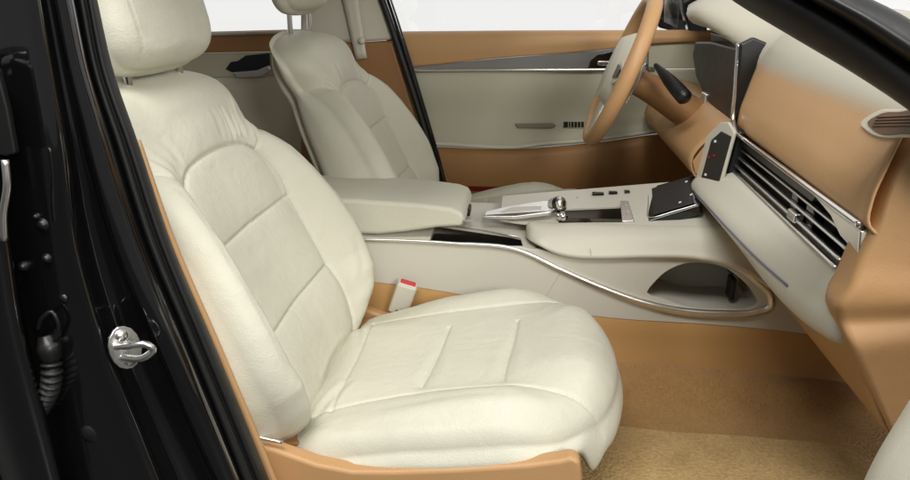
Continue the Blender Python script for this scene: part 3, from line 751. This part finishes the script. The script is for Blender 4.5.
# drive selector: silver lever with round chrome knob
kc = Vector((.084, -.018, .690))
slab('selector_base', [(-.10, -.043, .664), (-.02, -.050, .668), (.062, -.050, .682), (.080, -.030, .688), (.078, .006, .694), (.05, .016, .692), (-.045, .004, .674), (-.095, -.015, .668)], (-.002, 0, .011), 'satin', cc, .0045)
slab('selector_inlay', [(-.06, -.030, .6815), (.04, -.034, .6925), (.045, .000, .697), (-.035, -.006, .6855)], (0, 0, .0015), 'cream_plastic', cc, .0007)
kx = (.80, -.50, .34)
kn = lathe('selector_knob', [(0, .016), (.011, .0155), (.0165, .013), (.0185, .009), (.0185, -.018), (.016, -.022), (0, -.023)], kc + Vector((0, 0, .012)), kx, 'satin', cc, 28)
lathe('knob_ring', [(.0188, .004), (.0202, .002), (.0202, -.006), (.0188, -.008)], kc + Vector((0, 0, .012)), kx, 'gloss', kn, 28)
lathe('knob_cap', [(0, .0175), (.006, .0172), (.008, .0160)], kc + Vector((0, 0, .012)), kx, 'gloss', kn, 20)
lathe('selector_button', [(0, .008), (.005, .008), (.0065, .006), (.010, .006), (.0115, .003), (.0115, -.010)], kc + Vector((.010, -.032, -.008)), (.5, -.8, .3), 'chrome', cc, 24)
box('button_pad', P(462, 219.5, y=-.02), (.05, .03, .006), 'cav', cc, .002)
box('button_pad', P(492, 216, y=-.0), (.05, .035, .006), 'satin', cc, .002)
for a, b_, w_ in ((598, 193.5, .03), (613, 192.5, .022), (627, 191.5, .014), (578, 198, .010)):
    q = P(a, b_, y=.085); box('switch', q, (w_, .014, .006), 'gloss', cc, .0015)
# touch panel, tilted
e0, e1, e2, e3 = P(648, 221, y=-.055), P(700, 205, y=-.055), P(704, 172, y=.11), P(646, 188, y=.11)
tpn = [e0, e1, e2, e3]
nrm = (e1 - e0).cross(e3 - e0).normalized()
tp = slab('touch_panel', [e0, e0 + (e3 - e0) * .5 + (e0 - e1) * .03, e3, e2, e1], nrm * -.026, 'gloss', cc, .004)
def onp(u, v, h=.0015): return e0 + (e1 - e0) * u + (e3 - e0) * v + nrm * h
slab('screen', [onp(.12, .10), onp(.9, .08), onp(.9, .9), onp(.12, .9)], nrm * .0012, 'screen', tp, .0004)
tube('bezel_trim', [onp(.04, .95), onp(.03, .5), onp(.05, .06), onp(.5, .03), onp(.98, .02)], .0014, 'satin', tp, res=40)
for u, v in ((.62, .2), (.85, .32), (.8, .75)):
    slab('touch_mark', [onp(u, v, .0028), onp(u + .05, v, .0028), onp(u + .05, v + .03, .0028), onp(u, v + .03, .0028)], nrm * .0006, 'ledwhite', tp, 0)

# ================================================================== DASHBOARD
ds = thing('dashboard', 'tan and cream leather dashboard with chrome edged vent slots facing the passenger seat', 'dashboard', (.7, -.1, .5))
ys = [.012, -.1, -.3, -.5, -.62, -.724]
def drow(x, z, dx=0, dz=0): return [Vector((x + dx * (-y), y, z + dz * (-y))) for y in ys]
prof = [(.510, .880), (.494, .895), (.491, .93), (.500, .975), (.510, 1.015), (.524, 1.06), (.537, 1.084), (.562, 1.112), (.63, 1.148), (.76, 1.16), (.90, 1.13), (1.0, 1.06)]
prof_pad = list(prof)
def rebase(o):
    o.data.transform(Matrix.Translation(ds.location)); o.location = -Vector(ds.location)
    return o
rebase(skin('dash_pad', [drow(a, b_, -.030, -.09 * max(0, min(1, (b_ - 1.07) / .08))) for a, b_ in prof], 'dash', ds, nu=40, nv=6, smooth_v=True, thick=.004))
# hood over the screen in front of the driver, growing out of the pad
hp_ = [((.514, 1.02), (.52, 1.095)), ((.519, 1.04), (.46, 1.108)), ((.525, 1.058), (.418, 1.126)), ((.536, 1.080), (.410, 1.146)), ((.562, 1.110), (.44, 1.168)), ((.63, 1.146), (.60, 1.182)), ((.76, 1.157), (.76, 1.17)), ((.90, 1.126), (.92, 1.12)), ((1.0, 1.05), (1.0, 1.06))]
ysd = [.80, .6, .45, .3, .2, .12, .06, .02, -.02, -.06]
def hrow(p0, p1):
    out = []
    for y in ysd:
        f = float(sstep(np.array(y), -.03, .22)); sh = .2 * max(0, y - .3) * (1 if p1[0] < .7 else 0)
        out.append(Vector((p0[0] * (1 - f) + p1[0] * f + sh, y, p0[1] * (1 - f) + p1[1] * f)))
    return out
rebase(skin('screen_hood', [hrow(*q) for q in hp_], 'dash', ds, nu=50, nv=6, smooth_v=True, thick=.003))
# wide screen standing under it
scn_ = slab('instrument_screen', [(.487, .028, .897), (.476, .028, 1.075), (.476, .30, 1.072), (.480, .50, 1.058), (.486, .545, 1.02), (.494, .50, .955), (.492, .34, .912), (.490, .2, .897)], (.03, 0, 0), 'screen', ds, .008)
slab('screen_surround', [(.53, .03, .86), (.51, .03, 1.085), (.52, .50, 1.085), (.54, .44, .90)], (.03, 0, 0), 'black', ds, .006)
box('corner_bracket', (.497, .34, .912), (.03, .05, .04), 'satin', ds, .006)
# chrome edge: upright, then along the dash
tube('chrome_edge', [(.474, .026, 1.085), (.474, .020, 1.06), (.474, .016, 1.03), (.476, .010, .97), (.476, .006, .935), (.476, -.006, .911), (.477, -.028, .896), (.478, -.058, .890), (.478, -.10, .889), (.475, -.3, .889), (.472, -.5, .889), (.4705, -.64, .889), (.470, -.705, .889)], [.0052, .0052, .0052, .005, .005, .005, .005, .005, .005, .0055, .006], 'chrome', ds, res=110, n=12)
slab('screen_fairing', [(.480, .004, .902), (.478, .004, .96), (.476, .004, 1.03), (.472, .004, 1.085), (.50, .004, 1.10), (.540, .004, 1.084), (.5265, .004, 1.06), (.5125, .004, 1.015), (.5025, .004, .975), (.4935, .004, .93)], (0, .02, 0), 'black', ds, .005)
# vent recess, slats
yv = [.01, -.1, -.3, -.5, -.62, -.70]
skin('vent_recess', [[(.486 + .012 * y, y, .884) for y in yv], [(.535, y, .88) for y in yv], [(.545, y, .84) for y in yv], [(.515, y, .80) for y in yv], [(.48 + .01 * y, y, .797) for y in yv]], 'black', ds, nu=20, nv=3, thick=.003)
for k, (x_, z_) in enumerate([(.491, .856), (.487, .838), (.482, .820), (.479, .8065)]):
    yy = [.02, -.06, -.1, -.3, -.5, -.62, -.668 + .004 * k]
    tube('vent_slat', [(x_ + .012 * y + (.0 if y < -.05 else .01), y, z_ + (.012 if y > 0 else 0)) for y in yy], 0.0031, 'satin', ds, res=40, squash=(1.6, .8), n=10)
for y_, w_ in ((-.41, .03), (-.485, .035)):
    box('vent_blade', (.497, y_, .832), (.02, w_, .05), 'gloss', ds, .003)
box('vent_tab', (.478, -.452, .823), (.018, .04, .018), 'chrome', ds, .004)
slab('dark_inlay', [(.480, -.01, .886), (.486, -.01, .864), (.481, -.50, .864), (.473, -.54, .886)], (.004, 0, 0), 'black', ds, .001)
slab('satin_cap', [(.471, -.52, .884), (.467, -.712, .884), (.471, -.712, .846), (.474, -.64, .851), (.475, -.595, .868)], (.014, 0, 0), 'satin', ds, .003)
# cream ledge under the vents
yl = [.05, .0, -.12, -.3, -.45, -.55, -.63, -.68, -.69]
led = [.412, .410, .413, .424, .438, .450, .463, .474, .480]
zed = [.742, .742, .741, .736, .731, .730, .733, .745, .765]
r_top0 = [Vector((.50, y, .80)) for y in yl]
r_top = [Vector((.479, y, .803)) for y in yl]
r_mid = [Vector(((.479 + a) / 2 - .004, y, (.803 + z) / 2 + .007)) for a, z, y in zip(led, zed, yl)]
r_led = [Vector((a, y, z + .004)) for a, z, y in zip(led, zed, yl)]
r_led2 = [Vector((a - .001, y, z - .004)) for a, z, y in zip(led, zed, yl)]
und = [.016 + .030 * float(sstep(np.array(-y), .15, .6)) for y in yl]
r_und = [Vector((a + .010, y, z - u)) for a, z, y, u in zip(led, zed, yl, und)]
r_und2 = [Vector((a + .045, y + .01, z - u - .012)) for a, z, y, u in zip(led, zed, yl, und)]
r_und3 = [Vector((a + .10, y + .02, z - u - .012)) for a, z, y, u in zip(led, zed, yl, und)]
skin('cream_ledge', [r_top0, r_top, r_mid, r_led, r_led2, r_und, r_und2, r_und3], 'cream_plastic', ds, nu=70, nv=6, smooth_v=True, thick=.003)
tube('blue_light_strip', [Vector((a - .003, y, z - .001)) for a, z, y in zip(led[1:6], zed[1:6], yl[1:6])], .0022, 'led', ds, res=50)
# climate panel at the middle end of the ledge
c0, c1, c2, c3 = Vector((.430, .035, .758)), Vector((.452, -.075, .775)), Vector((.466, -.075, .887)), Vector((.446, .035, .885))
nn_ = (c1 - c0).cross(c3 - c0).normalized(); nn_ = nn_ if nn_.x < 0 else -nn_
def onq(u, v, h=0): return c0 + (c1 - c0) * u + (c3 - c0) * v + nn_ * h
cp = slab('climate_panel', [onq(.10, .04), onq(.93, .02), onq(.95, .90), onq(.45, .98), onq(.12, .80)], nn_ * .008, 'screen', ds, .003)
def onc(u, v, h=.0085): return c0 + (c1 - c0) * u + (c3 - c0) * v + nn_ * h
for u, v, mt_ in ((.2, .46, 'ledred'), (.42, .5, 'ledred'), (.25, .12, 'ledwhite'), (.3, .76, 'ledwhite')):
    slab('digit', [onc(u, v), onc(u + .09, v), onc(u + .09, v + .045), onc(u, v + .045)], nn_ * .0006, mt_, cp, 0)
slab('panel_frame', [onc(-.2, -.2, -.003), onc(.97, -.2, -.003), onc(.98, .98, -.003), onc(.62, 1.16, -.003), onc(.28, 1.14, -.003), onc(-.2, .86, -.003)], nn_ * .009, 'cream_plastic', ds, .004)
for q in ((.464, -.005, .893), (.463, -.02, .872)):
    lathe('small_knob', [(0, .008), (.004, .008), (.005, .005), (.005, -.004)], q, (-1, -.4, .2), 'chrome', ds, 12)
slab('center_column', [(.45, .04, .70), (.475, .04, .90), (.54, .04, .90), (.60, .04, .55), (.50, .04, .55)], (0, -.10, 0), 'black', ds, .008)
slab('footwell_wall', [(.55, .03, .22), (1.07, .03, .22), (1.07, .03, 1.0), (.55, .03, .86)], (0, -.06, 0), 'tan_dark', ds, .004)
# tan lower dash / glove box
yg = [-.05, -.2, -.4, -.6, -.71]
def grow(x, z): return [Vector((x, y, z)) for y in yg]
skin('glove_box', [grow(.56, .72), grow(.505, .705), grow(.510, .685), grow(.535, .625), grow(.570, .558), grow(.580, .545), grow(.60, .538), grow(.9, .53)], 'tan', ds, nu=20, nv=6, smooth_v=True, thick=.004)
# driver side knee panel
yk = [.05, .2, .45, .66, .80]
def krow(x, z): return [Vector((x, y, z)) for y in yk]
skin('knee_panel', [krow(.56, .90), krow(.50, .91), krow(.445, .865), krow(.405, .80), krow(.415, .77), krow(.50, .745), krow(.8, .70)], 'tan', ds, nu=24, nv=6, smooth_v=True, thick=.004)
slab('knee_panel_end', [(.56, .05, .90), (.50, .05, .908), (.447, .05, .865), (.408, .05, .80), (.418, .05, .772), (.50, .05, .747), (.6, .05, .74)], (0, .012, 0), 'tan', ds, .003)
# end cap facing the door
oc = [(928, 120), (912, 141), (895, 166), (884, 192), (874, 222), (858, 256), (846, 284), (836, 303), (846, 335), (864, 375), (881, 412), (897, 445), (940, 500), (1010, 520), (1060, 400), (1060, 250), (1020, 130), (960, 100)]
o2 = [(P(a, b_, y=-.715).x, P(a, b_, y=-.715).z) for a, b_ in oc]
cxz = (np.mean([q[0] for q in o2]), np.mean([q[1] for q in o2]))
lx, lz = Vector(ds.location).x, Vector(ds.location).z
def h_cap(a, b_): return .010 - .016 * np.exp(-((b_ - .745 - .12 * (a - .5)) / .022)**2) + .006 * np.exp(-((b_ - .80) / .03)**2)
def map_cap(a, b_, h): return np.stack([a - lx, -.715 - h - ds.location.y + 0 * a, b_ - lz], -1)
pad(o2, cxz, h_cap, map_cap, .012, -.05, parts=[('end_cap', 'tan')], parent=ds, N=260, M1=60, M2=8, M3=4, nz=.0006, bulge=0)
# brown demister grille on the top corner
vc = [P(a, b_, x=.56) for a, b_ in [(866, 125), (882, 116), (930, 110), (940, 130), (890, 138), (874, 136)]]
def top_at(px, py):
    # meet of the sight line and the pad near its end
    for i in range(600):
        x_ = .44 + i * .0005; q = P(px, py, x=x_)
        pz = [z - .09 * -q.y * max(0, min(1, (z - 1.07) / .08)) for _, z in prof_pad[2:8]]
        if q.x >= np.interp(q.z, pz, [x + .030 * q.y for x, _ in prof_pad[2:8]]): return q
    return q
vo = [top_at(a, b_) for a, b_ in [(864, 124), (878, 114), (905, 111), (935, 111), (938, 134), (905, 139), (884, 139), (872, 134)]]
vn = Vector((-.93, -.1, .36))
vo = [Vector(q) for q in cr(vo, 40, True)]
gv = slab('demister_vent', [q + vn * .003 for q in vo], vn * .004, 'cream_soft', ds, .002)
vi = [top_at(a, b_) for a, b_ in [(872, 124), (884, 116.5), (905, 114), (934, 114), (936, 131), (905, 136), (886, 136), (877, 131)]]
slab('vent_mesh', [q + vn * .0073 for q in [Vector(w_) for w_ in cr(vi, 40, True)]], vn * .001, 'brownvent', gv, .0005)
for k in range(4):
    f = .2 + .2 * k
    pa_ = vi[7] * (1 - f) + vi[1] * f; pb_ = vi[4] * (1 - f) + vi[3] * f
    tube('vent_rib', [pa_ + vn * .009, pb_ + vn * .009], .0016, 'brownvent', gv, res=4, n=6)

# ================================================================== STEERING
sw = thing('steering_wheel', 'tan leather steering wheel with silver spokes, seen nearly edge on', 'steering wheel', (.27, .37, .97))
wc = Vector((.257, .37, .985)); wn = Vector((-math.cos(R(21)), 0, math.sin(R(21)))); wu = Vector((math.sin(R(21)), 0, math.cos(R(21)))); wy = Vector((0, 1, 0))
rz = Matrix.Rotation(R(-2.5), 3, 'Z'); wn, wu, wy = rz @ wn, rz @ wu, rz @ wy
RW = .205
def W_(a, b_, h=0): return wc + wy * a + wu * b_ + wn * h
tube('rim', [W_(RW * math.cos(w), RW * math.sin(w)) for w in np.linspace(0, 2 * math.pi, 48, endpoint=False)], .0195, 'tan', sw, closed=True, res=120, n=16, squash=(1, 1.1))
tube('hub', [W_(0, 0, -.05), W_(0, 0, -.02), W_(0, 0, .016), W_(0, 0, .034)], [.06, .112, .108, .085], 'cream_soft', sw, n=28, res=20)
for a, b_ in ((-1, 0), (1, 0)):
    sp_ = slab('spoke', [W_(a * .06, .035, .004), W_(a * .19, .022, .002), W_(a * .2, -.012, .002), W_(a * .13, -.03, .006), W_(a * .06, -.035, .004)], wn * .016, 'cream_soft', sw, .005)
    slab('spoke_buttons', [W_(a * .09, .02, .0205), W_(a * .17, .014, .0185), W_(a * .17, -.008, .0185), W_(a * .09, -.018, .0205)], wn * .004, 'black', sp_, .002)
slab('spoke', [W_(-.03, -.05, .002), W_(-.045, -.19, .0), W_(-.03, -.2, .0), W_(.03, -.2, 0), W_(.045, -.19, 0), W_(.03, -.05, .002)], wn * .014, 'satin', sw, .005)
for a in (-1, 1):
    slab('shift_paddle', [W_(a * .10, .03, -.03), W_(a * .16, .05, -.03), W_(a * .168, -.02, -.03), W_(a * .155, -.06, -.03), W_(a * .10, -.03, -.03)], wn * -.004, 'chrome', sw, .001)
tube('rim_insert', [W_((RW + .001) * math.cos(w), (RW + .001) * math.sin(w), .012) for w in np.linspace(R(196), R(250), 12)], .008, 'satin', sw, res=30)

sc = thing('steering_column', 'brown steering column shroud behind the wheel with a black control stalk', 'steering column', (.36, .37, .9))
tube('shroud', [W_(0, -.01, -.05), W_(0, -.015, -.11), W_(0, -.03, -.2), W_(0, -.04, -.28)], [.045, .052, .058, .06], 'tan_dark', sc, n=24, res=24, squash=(1.1, .8))
s0, s1 = P(660, 70, y=.25), P(684, 97, y=.16)
st = tube('control_stalk', [s0 + (s0 - s1) * .2, s0, s0.lerp(s1, .3), s0.lerp(s1, .6), s1], [.006, .012, .017, .0195, .020], 'black', sc, res=30, n=14)
lathe('stalk_tip', [(0, .014), (.012, .012), (.0198, .004), (.0198, -.006), (.0, -.006)], s1, s1 - s0, 'black', st, 16)
tube('control_stalk', [W_(.06, .0, -.09), W_(.11, .01, -.085), W_(.18, .02, -.08)], [.008, .010, .016], 'black', sc, res=24, n=14)

# ================================================================== OPEN PASSENGER DOOR (lower right corner)
pdoor = thing('passenger_door', 'cream inner panel of the open passenger door, at the lower right corner', 'car door', (.7, -.9, .4))
pr = [(1060, 330), (1000, 340), (952, 358), (921, 388), (897, 424), (880, 452), (866, 480), (852, 515)]
r0 = [P(a, b_, y=-.90) for a, b_ in pr]
skin('door_panel', [[q + Vector((.30, .05, .0)) for q in r0], [q + Vector((.08, .03, .012)) for q in r0], [q + Vector((.02, .01, .006)) for q in r0], r0, [q + Vector((.012, -.035, -.01)) for q in r0], [q + Vector((.05, -.10, -.02)) for q in r0], [q + Vector((.14, -.4, -.04)) for q in r0]], 'cream_soft', pdoor, nu=30, nv=6, smooth_v=True, thick=.004)

# ================================================================== LIGHT
w = bpy.data.worlds.new('World'); scn.world = w; w.use_nodes = True; nt = w.node_tree; bg = nt.nodes['Background']
tc = nd(nt, 'ShaderNodeTexCoord'); sp = nd(nt, 'ShaderNodeSeparateXYZ'); rp = nd(nt, 'ShaderNodeValToRGB')
rp.color_ramp.elements[0].position = .40; rp.color_ramp.elements[0].color = (.19, .19, .19, 1)
rp.color_ramp.elements[1].position = .90; rp.color_ramp.elements[1].color = (.95, .945, .93, 1)
mrg = nd(nt, 'ShaderNodeMapRange'); mrg.inputs[1].default_value = -1; mrg.inputs[2].default_value = 1
nt.links.new(tc.outputs['Generated'], sp.inputs[0]); nt.links.new(sp.outputs['Y'], mrg.inputs[0]); nt.links.new(mrg.outputs[0], rp.inputs[0])
nt.links.new(rp.outputs[0], bg.inputs['Color']); bg.inputs['Strength'].default_value = 1.0


def area(name, loc, tgt, sx, sy, power, col=(1, 1, 1)):
    l = bpy.data.lights.new(name, 'AREA'); l.shape = 'RECTANGLE'; l.size = sx; l.size_y = sy; l.energy = power; l.color = col
    o = bpy.data.objects.new(name, l); COL.objects.link(o); o.location = loc
    o.rotation_euler = (Vector(tgt) - Vector(loc)).to_track_quat('-Z', 'Y').to_euler()
    return o


area('softbox_lamp', (-.35, -1.95, 3.3), (.05, -.45, .6), 1.8, .9, 90, (1, .98, .945))
area('cabin_fill_light', (1.5, -3.2, 2.1), (.1, .2, .7), 1.0, .8, 60, (1, .98, .945))  # added fill light for the console and driver side, not a real fixture
area('front_fill_light', (2.8, -1.4, 3.2), (.5, -.2, .8), 2.0, 1.4, 30, (1, .985, .96))  # unseen light added in front, shining in over the dash

vs = scn.view_settings
vs.view_transform = 'Standard'; vs.look = 'None'; vs.exposure = 0; vs.gamma = 1
scn.cycles.use_denoising = True
scn.cycles.max_bounces = 8
